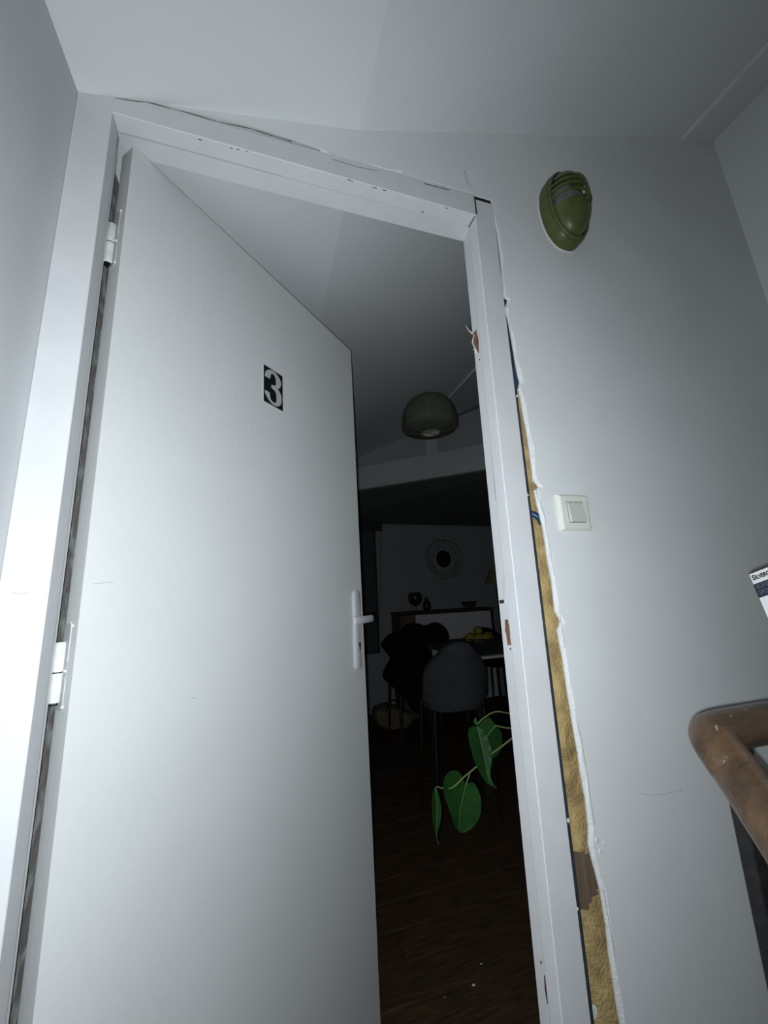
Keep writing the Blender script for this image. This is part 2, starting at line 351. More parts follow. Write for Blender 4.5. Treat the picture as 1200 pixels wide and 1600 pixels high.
# open joint between header and right jamb
obj('joint_gap', BX(0.5108, 0.5145, WY-0.0036, WY-0.0022, Z(0.9515), Z(1.003)), MDK, fr)
o = obj('joint_gap', prism([(0.509, WY+0.0, Z(0.9475)), (0.5085, WY+0.031, Z(0.9475)), (0.5085, WY+0.031, Z(0.9435)), (0.509, WY+0.0, Z(0.9435))], (-0.0008, 0, 0)), MDK, fr)
# painted grooves on the jamb and chips on the head
obj('crack', tube(bmesh.new(), [at(u, v, X=0.508) for u, v in [(768.5,716),(770,728),(772,750),(774.5,782)]], 0.0004, 6), MCK, fr)
chips = bmesh.new()
for u, v, l in ((545,281,5),(551,283,3),(585,293,8),(600,297,7),(362,231,3),(372,233,3),(386,236,2),(697,325,6),(312,218,5),(660,331,4)):
    for k in range(2):
        p = at(u+random.uniform(-1,1), v, Y=WY-0.0036); s = l*0.0007
        box(chips, p.x-s, p.x+s, WY-0.0036, WY-0.0029, p.z-.0008, p.z+.0007)
o = obj('chipped_paint', chips, mat('chip', (0.22, 0.16, 0.12), 0.8), fr); o['kind'] = 'stuff'
# brown crack line where the head meets wall and ceiling
obj('crack', tube(bmesh.new(), smoothpath([at(u, v, Y=WY-0.0031) for u, v in [(178,153),(215,158.5),(232,160),(262,168),(300,178),(340,190),(382,199),(400,204),(425,212),(455,221)]], 4), lambda t: 0.0004+0.0009*abs(math.sin(t*17)), 6), mat('crack_brown', (0.20, 0.17, 0.15), 0.9), fr)
obj('crack', tube(bmesh.new(), [at(u, v, Y=WY-0.0032) for u, v in [(520,249),(560,261),(590,267)]], 0.0005, 6), mat('crack_brown2', (0.14, 0.11, 0.09), 0.9), fr)
obj('crack', tube(bmesh.new(), [at(u, v, Y=WY-0.0032) for u, v in [(662,286.5),(702,297)]], 0.0009, 6), MDK, fr)
# screw dot on casing
def onjamb(pts, off=0.0, xr=0.5218):
    out = []
    for u, v in pts:
        p = at(u, v, X=xr)
        p = at(u, v, X=xr + shx(p.z-CAMZ) - off); out.append(p)
    return out
def cut(pts, m, off=0.0008, name='lock_cutout', label=None):
    o = obj(name, prism(onjamb(pts, off), (0.002, 0, 0)), m, fr)
    if label: o['label'] = label
    return o
cut([(738,520),(744,517),(747,530),(748,552),(744,548),(741,540),(739,530)], MRUST, label='splintered bare wood cut-out high on the jamb')
cut([(789,968),(793,968),(794,975),(799,977),(800,988),(796,992),(798,1008),(793,1008),(791,992),(789,985)], MRUST, label='brown mortice cut-out below the latch plate')
cut([(850,1524),(853,1526),(857,1550),(859,1566),(855,1569),(851,1545)], mat('dark_red_hole', (0.05, 0.012, 0.02), 0.7), label='narrow dark red cut-out low on the jamb')
cut([(784,902),(788,900),(789,922),(790,943),(785,943)], MHD, off=0.0014, name='strike_plate')
cut([(780,938),(787,937),(787,942.5),(780.5,943)], MDK, off=0.0022)
for u, v in ((786,919),(797,1014),(845,1504),(744,516),(749,562)):
    q = onjamb([(u, v)], 0.001)[0]; obj('screw_hole', lathe([(0.0001,0),(0.0019,0),(0.0019,.001)], 10, q, axis=0), MDK, fr)
for (a_, b_, c_) in (((726,511),(733,517),(738,521)), ((739,524),(738,535),(744,548)), ((737,548),(741,546),(744,550)), ((851,1518),(854,1530),(858,1545)), ((856,1572),(859,1580),(857,1588))):
    P3 = onjamb([a_, b_, c_], 0.002); P3[0].y -= 0.006
    obj('wood_splinter', tube(bmesh.new(), P3, lambda t: 0.0006+0.0018*t, 6), MPL, fr)
for u, v in ((824,773),(846,972),(888,1282),(902,1420),(808,619)):
    q = at(u, v, Y=WY+0.002); bm = bmesh.new(); bmesh.ops.create_icosphere(bm, subdivisions=1, radius=.004)
    for vv in bm.verts: vv.co = Vector((vv.co.x*random.uniform(.4,1.3), vv.co.y*.5, vv.co.z*random.uniform(.4,1.2)))+q
    obj('plaster_crumb', bm, MPL, fr)

# ---------------------------------------------------------------- door leaf
TA = math.radians(44.1); DH = Vector((-0.279, 0.760, 0)); DU = Vector((math.cos(TA), math.sin(TA), 0)); DN = Vector((-math.sin(TA), math.cos(TA), 0))
dr = thing('door_1', 'open white door leaf carrying the number 3 plate', 'door', (-0.307, 0.789, 0), kind='structure')
def DP(s, z, d=0.0): return DH + DU*s + DN*d + Vector((0, 0, z))     # d>0 goes behind the front face
DTOP = Z(0.96)
bm = bmesh.new()
def width(z): return 0.838 + 0.047*min(1, (DTOP-z)/2.05)
zs = [0.003, 0.5, 1.0, 1.5, DTOP]
rg = [[bm.verts.new(p) for p in (DP(0, z, 0), DP(width(z), z, 0), DP(width(z), z, 0.04), DP(0, z, 0.04))] for z in zs]
for A, B in zip(rg, rg[1:]):
    for k in range(4): bm.faces.new([A[k], A[(k+1) % 4], B[(k+1) % 4], B[k]])
bm.faces.new(rg[0]); bm.faces.new(list(reversed(rg[-1])))
ee = [e for e in bm.edges if (len(e.link_faces) == 2 and e.calc_face_angle(0) > 0.5)]
bmesh.ops.bevel(bm, geom=ee, offset=0.0018, segments=2, affect='EDGES')
leaf = obj('leaf', bm, MD, dr)
def doorpt(u, v, off=0.0):
    d = RT*(u-600) - UP*(v-800) + FW*FPX; o_ = DH + DN*(-off) - Vector((0, 0, CAMZ))
    t = (DN @ o_ if False else DN.dot(o_))/DN.dot(d); return d*t + Vector((0, 0, CAMZ))
def cr(x, y): return (390 + x/14.54, 550 + y/14.54)
pc = [cr(*p) for p in [(300,262),(752,545),(765,1370),(300,1122)]]
npl = obj('number_plate', prism([doorpt(u, v, 0.0004) for u, v in pc], -DN*0.0012), MWH, dr); npl['label'] = 'small dark number plate with white rim'
pc = [cr(*p) for p in [(320,275),(745,555),(755,1350),(320,1105)]]
obj('plate_face', prism([doorpt(u, v, 0.0016) for u, v in pc], -DN*0.0004), MNAV, npl)
three = [(350,545),(346,510),(352,475),(370,430),(410,404),(460,400),(520,425),(590,480),(650,560),(690,630),(712,700),(715,740),(705,790),(680,828),(638,845),(670,890),(700,950),(722,1020),(730,1080),(722,1160),(700,1210),(660,1238),(600,1235),(540,1205),(480,1150),(430,1080),(385,1000),(355,930),(340,862),
         (400,885),(455,925),(458,980),(475,1060),(500,1110),(540,1145),(580,1160),(603,1150),(610,1100),(610,1020),(605,950),(585,900),(555,865),(520,835),(495,810),(495,740),(530,755),(565,768),(590,765),(597,720),(597,650),(585,580),(560,530),(520,495),(490,500),(475,530),(470,575),(465,608),(410,580)]
obj('digit', prism([doorpt(*cr(*p), 0.0021) for p in three], -DN*0.0004), MIV, npl)

# door handle set
def rounded(s0, s1, z0, z1, r, n=6):
    pts = []
    for cs, cz, a0 in ((s1-r, z1-r, 0), (s0+r, z1-r, 90), (s0+r, z0+r, 180), (s1-r, z0+r, 270)):
        for k in range(n+1):
            a = math.radians(a0+90*k/n); pts.append((cs+r*math.cos(a), cz+r*math.sin(a)))
    return pts
pz0, pz1 = Z(-0.238), Z(0.020)
bm = bmesh.new(); big = rounded(0.798, 0.838, pz0, pz1, 0.017); sm = rounded(0.801, 0.835, pz0+.003, pz1-.003, 0.015)
A = [bm.verts.new(DP(s, z, 0)) for s, z in big]; B = [bm.verts.new(DP(s, z, -0.007)) for s, z in big]; D = [bm.verts.new(DP(s, z, -0.0095)) for s, z in sm]
n = len(big)
for i in range(n):
    j = (i+1) % n; bm.faces.new([A[i], A[j], B[j], B[i]]); bm.faces.new([B[i], B[j], D[j], D[i]])
bm.faces.new(D)
hp = obj('handle_plate', bm, MHD, dr, smooth=True); hp['label'] = 'long white handle plate'
# lever
zc = Z(-0.076)
bm = bmesh.new()
nk = [DP(0.818, zc, -0.009), DP(0.818, zc, -0.045)]
tube(bm, nk, 0.009, 16)
obj('lever_neck', bm, MHD, dr, smooth=True)
bm = bmesh.new()
lv = [(0.800, -0.048, 0.011), (0.806, -0.050, 0.012), (0.83, -0.052, 0.0115), (0.86, -0.050, 0.011), (0.893, -0.045, 0.011), (0.903, -0.042, 0.010), (0.906, -0.040, 0.007)]
lv = [((s-0.853)*1.18+0.853-0.058, d, h) for s, d, h in lv]
rg = []
for s, d, h in lv:
    rg.append([bm.verts.new(DP(s, zc+dz*h, d+dd)) for dz, dd in ((-1,-.004),(-.6,-.007),(.6,-.007),(1,-.004),(1,.005),(-1,.005))])
for A, B in zip(rg, rg[1:]):
    for k in range(6): bm.faces.new([A[k], A[(k+1) % 6], B[(k+1) % 6], B[k]])
bm.faces.new(rg[0]); bm.faces.new(list(reversed(rg[-1])))
lever = obj('lever', bm, MHD, dr, smooth=True)
# keyhole
bm = bmesh.new(); kz = Z(-0.158); ks = 0.822
pts = []
for k in range(13):
    a = math.radians(-50+280*k/12); pts.append(DP(ks+0.0062*math.cos(a), kz+0.0062*math.sin(a), -0.0097))
pts += [DP(ks-0.0028, kz-0.018, -0.0097), DP(ks-0.0015, kz-0.0205, -0.0097), DP(ks+0.0015, kz-0.0205, -0.0097), DP(ks+0.0028, kz-0.018, -0.0097)]
obj('keyhole', prism(pts, DN*0.003*-0.1), MBK, dr)
for pts_ in ([(243,338.5),(243.6,339.8)], [(146,912.3),(160,910.8),(178,909.3)], [(300,1090),(304,1091)]):
    obj('scuff', tube(bmesh.new(), [doorpt(u, v, 0.0002) for u, v in pts_], 0.0005 if len(pts_) > 2 else .0009, 5), MSM, dr)
obj('scuff', tube(bmesh.new(), [at(u, v, Y=WY-0.0021) for u, v in [(21,926),(32,928.5),(45,925)]], .0006, 5), MSM, fr)
obj('scuff', tube(bmesh.new(), [at(u, v, Y=WY-0.0001) for u, v in [(1000,1239),(1018,1243),(1040,1240),(1066,1234)]], .0005, 5), MSM, wf)
# far-side handle and latch front plate
obj('latch_plate', prism([DP(width(1.0)-0.0005, z, d) for z, d in ((Z(-.26), .009), (Z(-.26), .031), (Z(-.085), .031), (Z(-.085), .009))], DU*0.002), MHD, dr)
bm = bmesh.new(); bmm = rounded(0.798, 0.838, pz0, pz1, 0.017)
prism([DP(s, z, 0.04) for s, z in bmm], DN*0.008, bm); obj('handle_plate', bm, MHD, dr)
bm = bmesh.new(); tube(bm, [DP(0.82, zc, 0.047), DP(0.82, zc, 0.088), DP(0.78, zc, 0.092), DP(0.71, zc, 0.088)], 0.009, 10); obj('lever', bm, MHD, dr, smooth=True)
# hinges
for zt, zb in ((at(178,352,Y=.785).z, at(168,412,Y=.785).z), (at(97,1003,Y=.785).z, at(85,1099,Y=.785).z)):
    hg = None; hc = Vector((-0.3085, 0.786, 0)); zm = (zt+zb)/2
    hg = obj('hinge', lathe([(0.0001, zb+.002), (0.007, zb), (0.0098, zb+0.002), (0.0098, zm-0.001)], 20, (hc.x, hc.y, 0)), MH, dr, smooth=True)
    obj('hinge_knuckle', lathe([(0.0098, zm+0.001), (0.0098, zt-0.003), (0.0078, zt), (0.0001, zt+0.001)], 20, (hc.x, hc.y, 0)), MH, hg, smooth=True)
    obj('hinge_pin', lathe([(0.0074, zb-0.003), (0.0074, zt)], 16, (hc.x, hc.y, 0), caps=True), MBK, hg)
    # leaf let into the door edge: plane spanned by DN and Z at s = 0
    def E(d, z, p=0.0): return DH + DN*d - DU*p + Vector((0, 0, z))
    h = zt-zb; z0, z1 = zm-0.40*h-0.02, zm+0.60*h+0.02
    pl = []
    for d_, z_ in [(0.040,z0+.01),(0.040,z1-.01)]: pass
    bm = bmesh.new()
    prism([E(d, z, 0.0008) for d, z in rounded(0.020, 0.040, z0, z1, 0.006, 4)], DU*0.0008, bm); obj('hinge_leaf', bm, MDE, hg)
    for d, za, zb2 in ((0.019, z0+.004, zm-0.012), (0.019, zm+0.016, z1-0.004)):
        obj('hinge_leaf_edge', tube(bmesh.new(), [E(d, za, 0.0006), E(d+.0002, zb2, 0.0006), E(d+.004, zb2+(0.006 if za > zm else .004), 0.0006)], 0.0008, 6), MF, hg)
    for d, z in ((0.016, z1-.004), (0.018, z0+.006), (0.022, zm+0.002)):
        q = E(d, z, 0.001); bm = bmesh.new(); bmesh.ops.create_uvsphere(bm, u_segments=10, v_segments=6, radius=0.0026)
        for vv in bm.verts: vv.co = vv.co + q
        obj('screw', bm, MH, hg, smooth=True)

# ---------------------------------------------------------------- bulkhead light on the wall
LC = at(874, 340, Y=WY); LCx, LCz = LC.x, LC.z
lampo = thing('bulkhead_light', 'olive green painted bulkhead light on the wall right of the door frame', 'lamp', (LCx, WY, LCz))
LW, LH = 0.068, 0.114
def oval(a, rx=1.0, rz=1.0):          # elongated, slightly pointed oval
    c, s = math.cos(a), math.sin(a)
    return (rx*math.copysign(abs(c)**0.85, c), rz*math.copysign(abs(s)**1.0, s))
def ovring(bm, k, y, n=48):
    return [bm.verts.new((LCx + LW*k*oval(2*math.pi*i/n)[0], WY-y, LCz + (LH+LW*(k-1))*oval(2*math.pi*i/n)[1])) for i in range(n)]
def ovsweep(prof, name, m, parent, cap_first=False, cap_last=False):
    bm = bmesh.new(); R_ = [ovring(bm, k, y) for k, y in prof]
    for A, B in zip(R_, R_[1:]):
        for i in range(48): bm.faces.new([A[i], A[(i+1) % 48], B[(i+1) % 48], B[i]])
    if cap_first: bm.faces.new(R_[0])
    if cap_last: bm.faces.new(list(reversed(R_[-1])))
    return obj(name, bm, m, parent, smooth=True)
ovsweep([(1.055, -0.0002), (1.05, 0.0015), (0.97, 0.002)], 'paint_rim', MPL, lampo)
ovsweep([(1.0, 0), (1.0, 0.026), (0.95, 0.032), (0.84, 0.030), (0.84, 0.018)], 'base', MOL, lampo)
ovsweep([(0.93, 0.030), (0.95, 0.036), (0.92, 0.041), (0.86, 0.041), (0.83, 0.036), (0.83, 0.026)], 'cage_rim', MOL, lampo)
def dome_y(x, z, kx, kz, dep): 
    q = 1-(x/kx)**2-(z/kz)**2
    return dep*math.sqrt(max(0, q))
# glass dome
def dome(name, m, kx, kz, dep, y0, zmin, zmax, parent, inner=None):
    bm = bmesh.new(); nu, nv = 28, 28; G = []
    for j in range(nv+1):
        z = zmin + (zmax-zmin)*j/nv; row = []
        xm = kx*math.sqrt(max(0.0, 1-(z/kz)**2))
        for i in range(nu+1):
            x = -xm*math.cos(math.pi*i/nu); row.append(bm.verts.new((LCx+x, WY-y0-dome_y(x, z, kx, kz, dep), LCz+z)))
        G.append(row)
    for j in range(nv):
        for i in range(nu): bm.faces.new([G[j][i], G[j][i+1], G[j+1][i+1], G[j+1][i]])
    bmesh.ops.remove_doubles(bm, verts=bm.verts, dist=1e-5)
    return obj(name, bm, m, parent, smooth=True)
KX, KZ, DEP, Y0 = LW*0.88, LH*0.90, 0.052, 0.034
dome('glass', MGLS, KX*0.80, KZ*0.84, 0.040, 0.024, -KZ*0.80, KZ*0.70, lampo)
dome('backplate', MBK, KX*1.05, KZ*1.02, 0.002, 0.020, -KZ, KZ, lampo)
dome('hood', MOL, KX, KZ, DEP, Y0, -KZ*0.999, -KZ*0.26, lampo)
dome('visor', MOL, KX, KZ, DEP, Y0, KZ*0.55, KZ*0.999, lampo)
for zf in (-0.02, 0.19, 0.38):
    z = KZ*zf; xm = KX*math.sqrt(1-zf*zf)
    obj('cage_bar', tube(bmesh.new(), [(LCx-xm*math.cos(math.pi*i/16), WY-Y0-dome_y(-xm*math.cos(math.pi*i/16), z, KX, KZ, DEP), LCz+z) for i in range(17)], 0.0030, 8), MOL, lampo, smooth=True)
for xf in (0.30,):
    x = KX*xf; zm_ = KZ*math.sqrt(1-xf*xf)
    obj('cage_bar', tube(bmesh.new(), [(LCx+x, WY-Y0-0.001-dome_y(x, zm_*math.cos(math.pi*i/24), KX, KZ, DEP), LCz+zm_*math.cos(math.pi*i/24)) for i in range(25)], lambda t: 0.0045 if t < .55 else 0.0022, 8), MOL, lampo, smooth=True)
for sx, sz in ((.93, .45),):
    px, pz = LCx+sx*LW*0.97, LCz+sz*LH*0.95
    obj('screw_lug', lathe([(0.0001, 0.054), (0.007, 0.040), (0.009, 0.037), (0.010, 0.0)], 14, (px, WY, pz), axis=1), MOL, lampo, smooth=True)

# ---------------------------------------------------------------- light switch
a = at(867, 775, Y=WY); b = at(920, 829, Y=WY)
sx0, sx1, sz1, sz0 = 0.6365, 0.7195, Z(0.2045), Z(0.1215)
swt = thing('light_switch', 'square cream light switch on the wall beside the torn gap', 'light switch', (sx0+.04, WY, sz0+.04))
bm = bmesh.new()
def bulge(x0, x1, z0, z1, y, b, n=8):
    p = []
    for k in range(n): t = k/n; p.append((x0+(x1-x0)*t, y, z0 - b*math.sin(math.pi*t)))
    p.append((x1, y, z0)); p.append((x1, y, z1))
    for k in range(1, n): t = k/n; p.append((x1+(x0-x1)*t, y, z1 + b*math.sin(math.pi*t)))
    p.append((x0, y, z1)); return p
lv_ = [bulge(sx0, sx1, sz0, sz1, WY, .0), bulge(sx0, sx1, sz0, sz1, WY-0.005, .001), bulge(sx0+.003, sx1-.003, sz0+.003, sz1-.003, WY-0.0095, .001), bulge(sx0+.006, sx1-.006, sz0+.005, sz1-.005, WY-0.0105, .001)]
R_ = [[bm.verts.new(p) for p in L] for L in lv_]
for A, B in zip(R_, R_[1:]):
    for i in range(len(A)): bm.faces.new([A[i], A[(i+1) % len(A)], B[(i+1) % len(A)], B[i]])
bm.faces.new(R_[-1]); obj('switch_plate', bm, MSW, swt, smooth=False)
cx0, cx1, cz0, cz1 = sx0+.020, sx1-.020, sz0+.018, sz1-.018
bm = bmesh.new()
V_ = [(cx0,-.0105,cz0),(cx1,-.0105,cz0),(cx1,-.0105,cz1),(cx0,-.0105,cz1),(cx0+.001,-.0185,cz0+.001),(cx1-.001,-.0185,cz0+.001),(cx1-.001,-.0125,cz1-.001),(cx0+.001,-.0125,cz1-.001)]
vs = [bm.verts.new((x, WY+y, z)) for x, y, z in V_]
for f in ((0,1,5,4),(1,2,6,5),(2,3,7,6),(3,0,4,7),(4,5,6,7)): bm.faces.new([vs[i] for i in f])
rk = obj('rocker', bm, MSW2, swt)
obj('rocker_gap', BX(cx0-.001, cx1+.001, WY-0.0109, WY-0.0104, cz0-.001, cz1+.001), mat('gap_grey', (0.12,0.12,0.11), .8), swt)
obj('indicator', lathe([(0.0001, .0), (0.0011, .0)], 10, (cx0+.0055, WY-0.0136, cz1-.0045), axis=1), MDK, swt)

# ---------------------------------------------------------------- handrail
hr = thing('stair_railing', 'worn brown wooden handrail on black iron balusters', 'railing', (0.6, 0.45, 0))
YB = 0.45
bend = at(1105, 1146, Y=YB)
e1 = at(1200, 1128, Y=YB) ; e1x = e1 + (e1-bend).normalized()*0.55
l1 = at(1158, 1214, Y=0.405); l2 = at(1215, 1295, Y=0.355); dl = (l2-l1).normalized()
pth = [e1x, e1, bend+(e1-bend)*0.35, bend+Vector((0.006,-0.004,-0.004)), l1+(bend-l1)*0.35, l1, l2, l2+dl*0.18, l2+dl*0.36]
pth = smoothpath(pth, 10)
rail = obj('handrail', tube(bmesh.new(), pth, 0.0295, 28, flat=0.92), MRW, hr, smooth=True)
def flatpost(p, w, t, ztop, name='baluster'):
    return obj(name, BX(p.x-w/2, p.x+w/2, p.y-t/2, p.y+t/2, 0.0, ztop, bev=0.002), MRI, hr)
pa = at(1163, 1190, Y=YB); flatpost(pa, 0.020, 0.020, bend.z-0.01)
pb = at(1172, 1320, Y=0.41); flatpost(pb, 0.019, 0.019, l1.z-0.012)
pd = l2+dl*0.14; flatpost(pd, 0.022, 0.022, pd.z-0.01)
pe = e1x; flatpost(pe-Vector((.03,0,0)), 0.022, 0.022, pe.z-0.01)
for pt, s in (((1120,1137), .0028), ((1135,1170), .0012), ((1128,1205), .001), ((1150,1225), .0013), ((1142,1119), .0011), ((1165,1108), .0009)):
    q = at(*pt, Y=YB-0.030); bm = bmesh.new(); bmesh.ops.create_icosphere(bm, subdivisions=1, radius=s)
    for vv in bm.verts: vv.co = Vector((vv.co.x, vv.co.y*.4, vv.co.z*1.6))+q
    obj('paint_speck', bm, mat('speck', (0.22, 0.20, 0.19), .8), rail)

# ---------------------------------------------------------------- boxed appliance at the right edge, on a shelf
def pray(u, v): return (RT*(u-600) - UP*(v-800) + FW*FPX).normalized()
rb = pray(1170.5, 897); 
_r = np.array([570.5, -97.0, FPX]); _r /= np.linalg.norm(_r)
_x = np.cross([0, 1, 0], _r); _x /= np.linalg.norm(_x); _y = np.cross(_r, _x); _n = _r + 0.8*_x - 0.225*_y
nb = (RT*_n[0] + UP*_n[1] + FW*_n[2]).normalized(); bt = rb*0.86 + Vector((0, 0, CAMZ))
def bhit(u, v):
    d = pray(u, v); return d*(nb.dot(rb*0.86)/nb.dot(d)) + Vector((0, 0, CAMZ))
d1 = (bhit(1200, 885.5)-bt).normalized(); d2 = bhit(1200, 966)-bt
d2 = (d2 - d1*d2.dot(d1)).normalized()
cb = thing('cardboard_box', 'white printed appliance box with a dark blue band at the right edge', 'box', bt+d2*0.24)
def CBX(a, b, c=0.0): return bt + d1*a + d2*b + nb*c
def slab(a0, a1, b0, b1, c0, c1, name, m, par):
    return obj(name, prism([CBX(a0, b0, c0), CBX(a1, b0, c0), CBX(a1, b1, c0), CBX(a0, b1, c0)], nb*(c1-c0)), m, par)
carton = slab(0, 0.20, 0, 0.24, 0, 0.12, 'carton', MWH, cb)
slab(-0.0006, 0.2006, -0.0012, 0.0006, -0.0006, 0.121, 'lid_edge', mat('lid_dark', (0.04, 0.015, 0.02), .6), cb)
band = slab(0.0002, 0.20, 0.0185, 0.041, -0.0006, 0.0, 'printed_band', mat('band_navy', (0.016, 0.019, 0.035), .45), cb)
slab(-0.0006, 0.0, 0.0185, 0.041, 0, 0.12, 'printed_band', mat('band_navy2', (0.016, 0.019, 0.035), .45), cb)
def text(s, size, a, b, m, par, name='lettering', c=-0.0012, bold=0.0, sx=1.0):
    cu = bpy.data.curves.new('t', 'FONT'); cu.body = s; cu.size = size; cu.extrude = 0.0002; cu.offset = bold
    to = bpy.data.objects.new('t', cu); C.objects.link(to)
    dg = bpy.context.evaluated_depsgraph_get(); me = bpy.data.meshes.new_from_object(to.evaluated_get(dg))
    wdt = max((v.co.x for v in me.vertices), default=0)*sx
    for v in me.vertices:
        v.co = CBX(a + v.co.x*sx, b - v.co.y, c + v.co.z)
    bpy.data.objects.remove(to); me.materials.clear()
    link(name, me, m, par); return wdt
ww = text('S', 0.0115, 0.0025, 0.0125, MBK, carton, bold=0.0004, sx=.75)
text('ILVERCREST', 0.0092, 0.0025+ww+0.0005, 0.0125, MBK, carton, bold=0.0003, sx=.72)
MGY = mat('print_grey', (0.11, 0.12, 0.16), .6)
text('BLENDER', 0.0095, 0.0035, 0.0275, MGY, band, c=-0.0012, bold=0.0, sx=.72)
text('SPORT', 0.0095, 0.0035, 0.0372, MGY, band, c=-0.0012, bold=0.0, sx=.72)
# little shelf carrying the box, outside the picture
bb = [CBX(a, 0.24, c) for a in (0, .2) for c in (0, .12)]; zl = min(p.z for p in bb)
bc = sum(bb, Vector())/4; lowp = min(bb, key=lambda p: p.z)
sh = thing('plant_stand', 'slim wooden stand under the printed box beyond the right edge', 'stand', (bc.x, bc.y, 0))
obj('top', BX(lowp.x-.005, bc.x+.12, bc.y-.10, bc.y+.10, zl-.02, zl+.001), MWD, sh)
obj('column', BX(bc.x+.02, bc.x+.06, bc.y-.02, bc.y+.02, 0.02, zl-.02), MWD, sh)
obj('foot', BX(bc.x-.06, bc.x+.14, bc.y-.10, bc.y+.10, 0, 0.02), MWD, sh)

# ================================================================ THE DARK ROOM
fb = obj('floor', BX(-0.35, 3.35, WY+0.04, 4.4, -0.08, -0.012), MFB)
tag(fb, 'dark brown plank floor of the room beyond the door', 'floor', kind='structure')
PW = 0.135; plank_me = {}
def plank_mesh(L):
    if L not in plank_me:
        bm = BX(-L/2, L/2, -PW/2+.0012, PW/2-.0012, -0.012, 0.0, bev=0.0015)
        me = bpy.data.meshes.new('plank'); bmesh.ops.recalc_face_normals(bm, faces=bm.faces); bm.to_mesh(me); bm.free(); me.materials.append(MFL); plank_me[L] = me
    return plank_me[L]
y = WY+0.04+PW/2; i = 0
while y < 4.36:
    x = -0.34; k = 0
    cuts = [(-0.34, 0.50+0.28*(i % 3)), (0.50+0.28*(i % 3), 3.29)]
    for xa, xb in cuts:
        L = round(xb-xa-0.002, 3); o = bpy.data.objects.new('plank', plank_mesh(L)); C.objects.link(o); o.parent = fb
        o.location = ((xa+xb)/2, y, random.uniform(-.0012, .0005))
    y += PW; i += 1

# truss plane (diagonal to the door wall) carrying beam, king post and infill
TP = Vector((0.932, 3.60, 0)); TQ = Vector((1.918, 3.09, 0)); TU = (TQ-TP).normalized(); TN = Vector((TU.y, -TU.x, 0))
if TN.y > 0: TN = -TN
def tp(u, v, off=0.0):
    d = RT*(u-600) - UP*(v-800) + FW*FPX; o_ = TP + TN*off - Vector((0, 0, CAMZ)) ; o_.z = 0
    t = TN.dot(Vector((TP.x, TP.y, 0)) + TN*off)/TN.dot(Vector((d.x, d.y, 0))); return d*t + Vector((0, 0, CAMZ))
bl, bl2 = tp(560, 731), tp(558, 765.5); br, br2 = tp(754.5, 694), tp(757, 733.5)
print('beam z', bl.z, bl2.z, br.z, br2.z, bl, br)
def extrap(a, b, t): return a + (b-a)*t
btm = obj('tie_beam', prism([extrap(bl2, br2, -.12), extrap(bl2, br2, 1.5), extrap(bl, br, 1.5), extrap(bl, br, -.12)], -TN*0.12), MBE)
tag(btm, 'pale painted tie beam crossing the dark room below the lantern', 'beam', kind='structure')
kp = [tp(663, 600, -0.01), tp(680.5, 600, -.01), tp(683.5, 712, -.01), tp(666.5, 716, -.01)]
tag(obj('king_post', prism(kp, -TN*0.07), MBE), 'short pale post between tie beam and ceiling behind the lantern', 'post', kind='structure')
gp = []
for t in (-.15, 1.55):
    p = extrap(bl, br, t); gp.append((p, Vector((p.x, p.y, min(ceil_z(p.x)+0.03, 3.2)))))
g0, g1 = gp
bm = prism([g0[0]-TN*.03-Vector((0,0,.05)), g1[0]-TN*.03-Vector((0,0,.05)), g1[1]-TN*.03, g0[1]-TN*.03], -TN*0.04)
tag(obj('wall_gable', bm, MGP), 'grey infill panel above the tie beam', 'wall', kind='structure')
# low soffit between the beam and the far wall
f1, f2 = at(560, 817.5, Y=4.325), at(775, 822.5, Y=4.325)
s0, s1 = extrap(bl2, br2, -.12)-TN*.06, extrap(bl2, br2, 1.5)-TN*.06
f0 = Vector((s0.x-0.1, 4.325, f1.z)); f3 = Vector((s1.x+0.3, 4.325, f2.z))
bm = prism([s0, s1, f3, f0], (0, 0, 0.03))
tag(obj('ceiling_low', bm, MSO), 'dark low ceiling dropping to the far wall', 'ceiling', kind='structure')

# hanging lantern
LCn = at(671, 652, Y=2.4); R = 0.205
ln = thing('pendant_lantern', 'round grey green fabric lantern hanging in the dark room', 'lamp', LCn)
c = LCn
prof = [(0.055, 0.160), (0.10, 0.148), (0.150, 0.115), (0.182, 0.065), (0.198, 0.01), (0.205, -0.045), (0.203, -0.080), (0.196, -0.092), (0.16, -0.108), (0.11, -0.120), (0.075, -0.124), (0.07, -0.120)]
shade = bmesh.new(); seg = 48; rings = []
pp = smoothpath([Vector((r, 0, h)) for r, h in prof], 4)
for p in pp:
    rings.append([shade.verts.new(c + Vector((p.x*(1-0.018*abs(math.cos(4*a+0.4))**6)*math.cos(a), p.x*(1-0.018*abs(math.cos(4*a+.4))**6)*math.sin(a), p.z))) for a in [2*math.pi*k/seg for k in range(seg)]])
for A, B in zip(rings, rings[1:]):
    for k in range(seg): shade.faces.new([A[k], A[(k+1) % seg], B[(k+1) % seg], B[k]])
lsh = obj('lamp_shade', shade, MLN, ln, smooth=True)
for k in range(8):
    a = math.pi*2*k/8 - 0.1+math.pi/8
    obj('rib', tube(bmesh.new(), [c + Vector((p.x*1.0*math.cos(a), p.x*1.0*math.sin(a), p.z)) for p in pp[::3]], 0.0022, 6), mat('rib', (0.20,0.20,0.15), .8) if k == 0 else bpy.data.materials['rib'], lsh)
obj('inner_disc', lathe([(0.0001, -0.085), (0.07, -0.09), (0.074, -0.1235)], 24, c), MLNI, ln)
obj('wire', tube(bmesh.new(), [c+Vector((-.07,0.0,-.123)), c+Vector((0,0,-.125)), c+Vector((.06,.03,-.123))], 0.002, 6), MDK, ln)
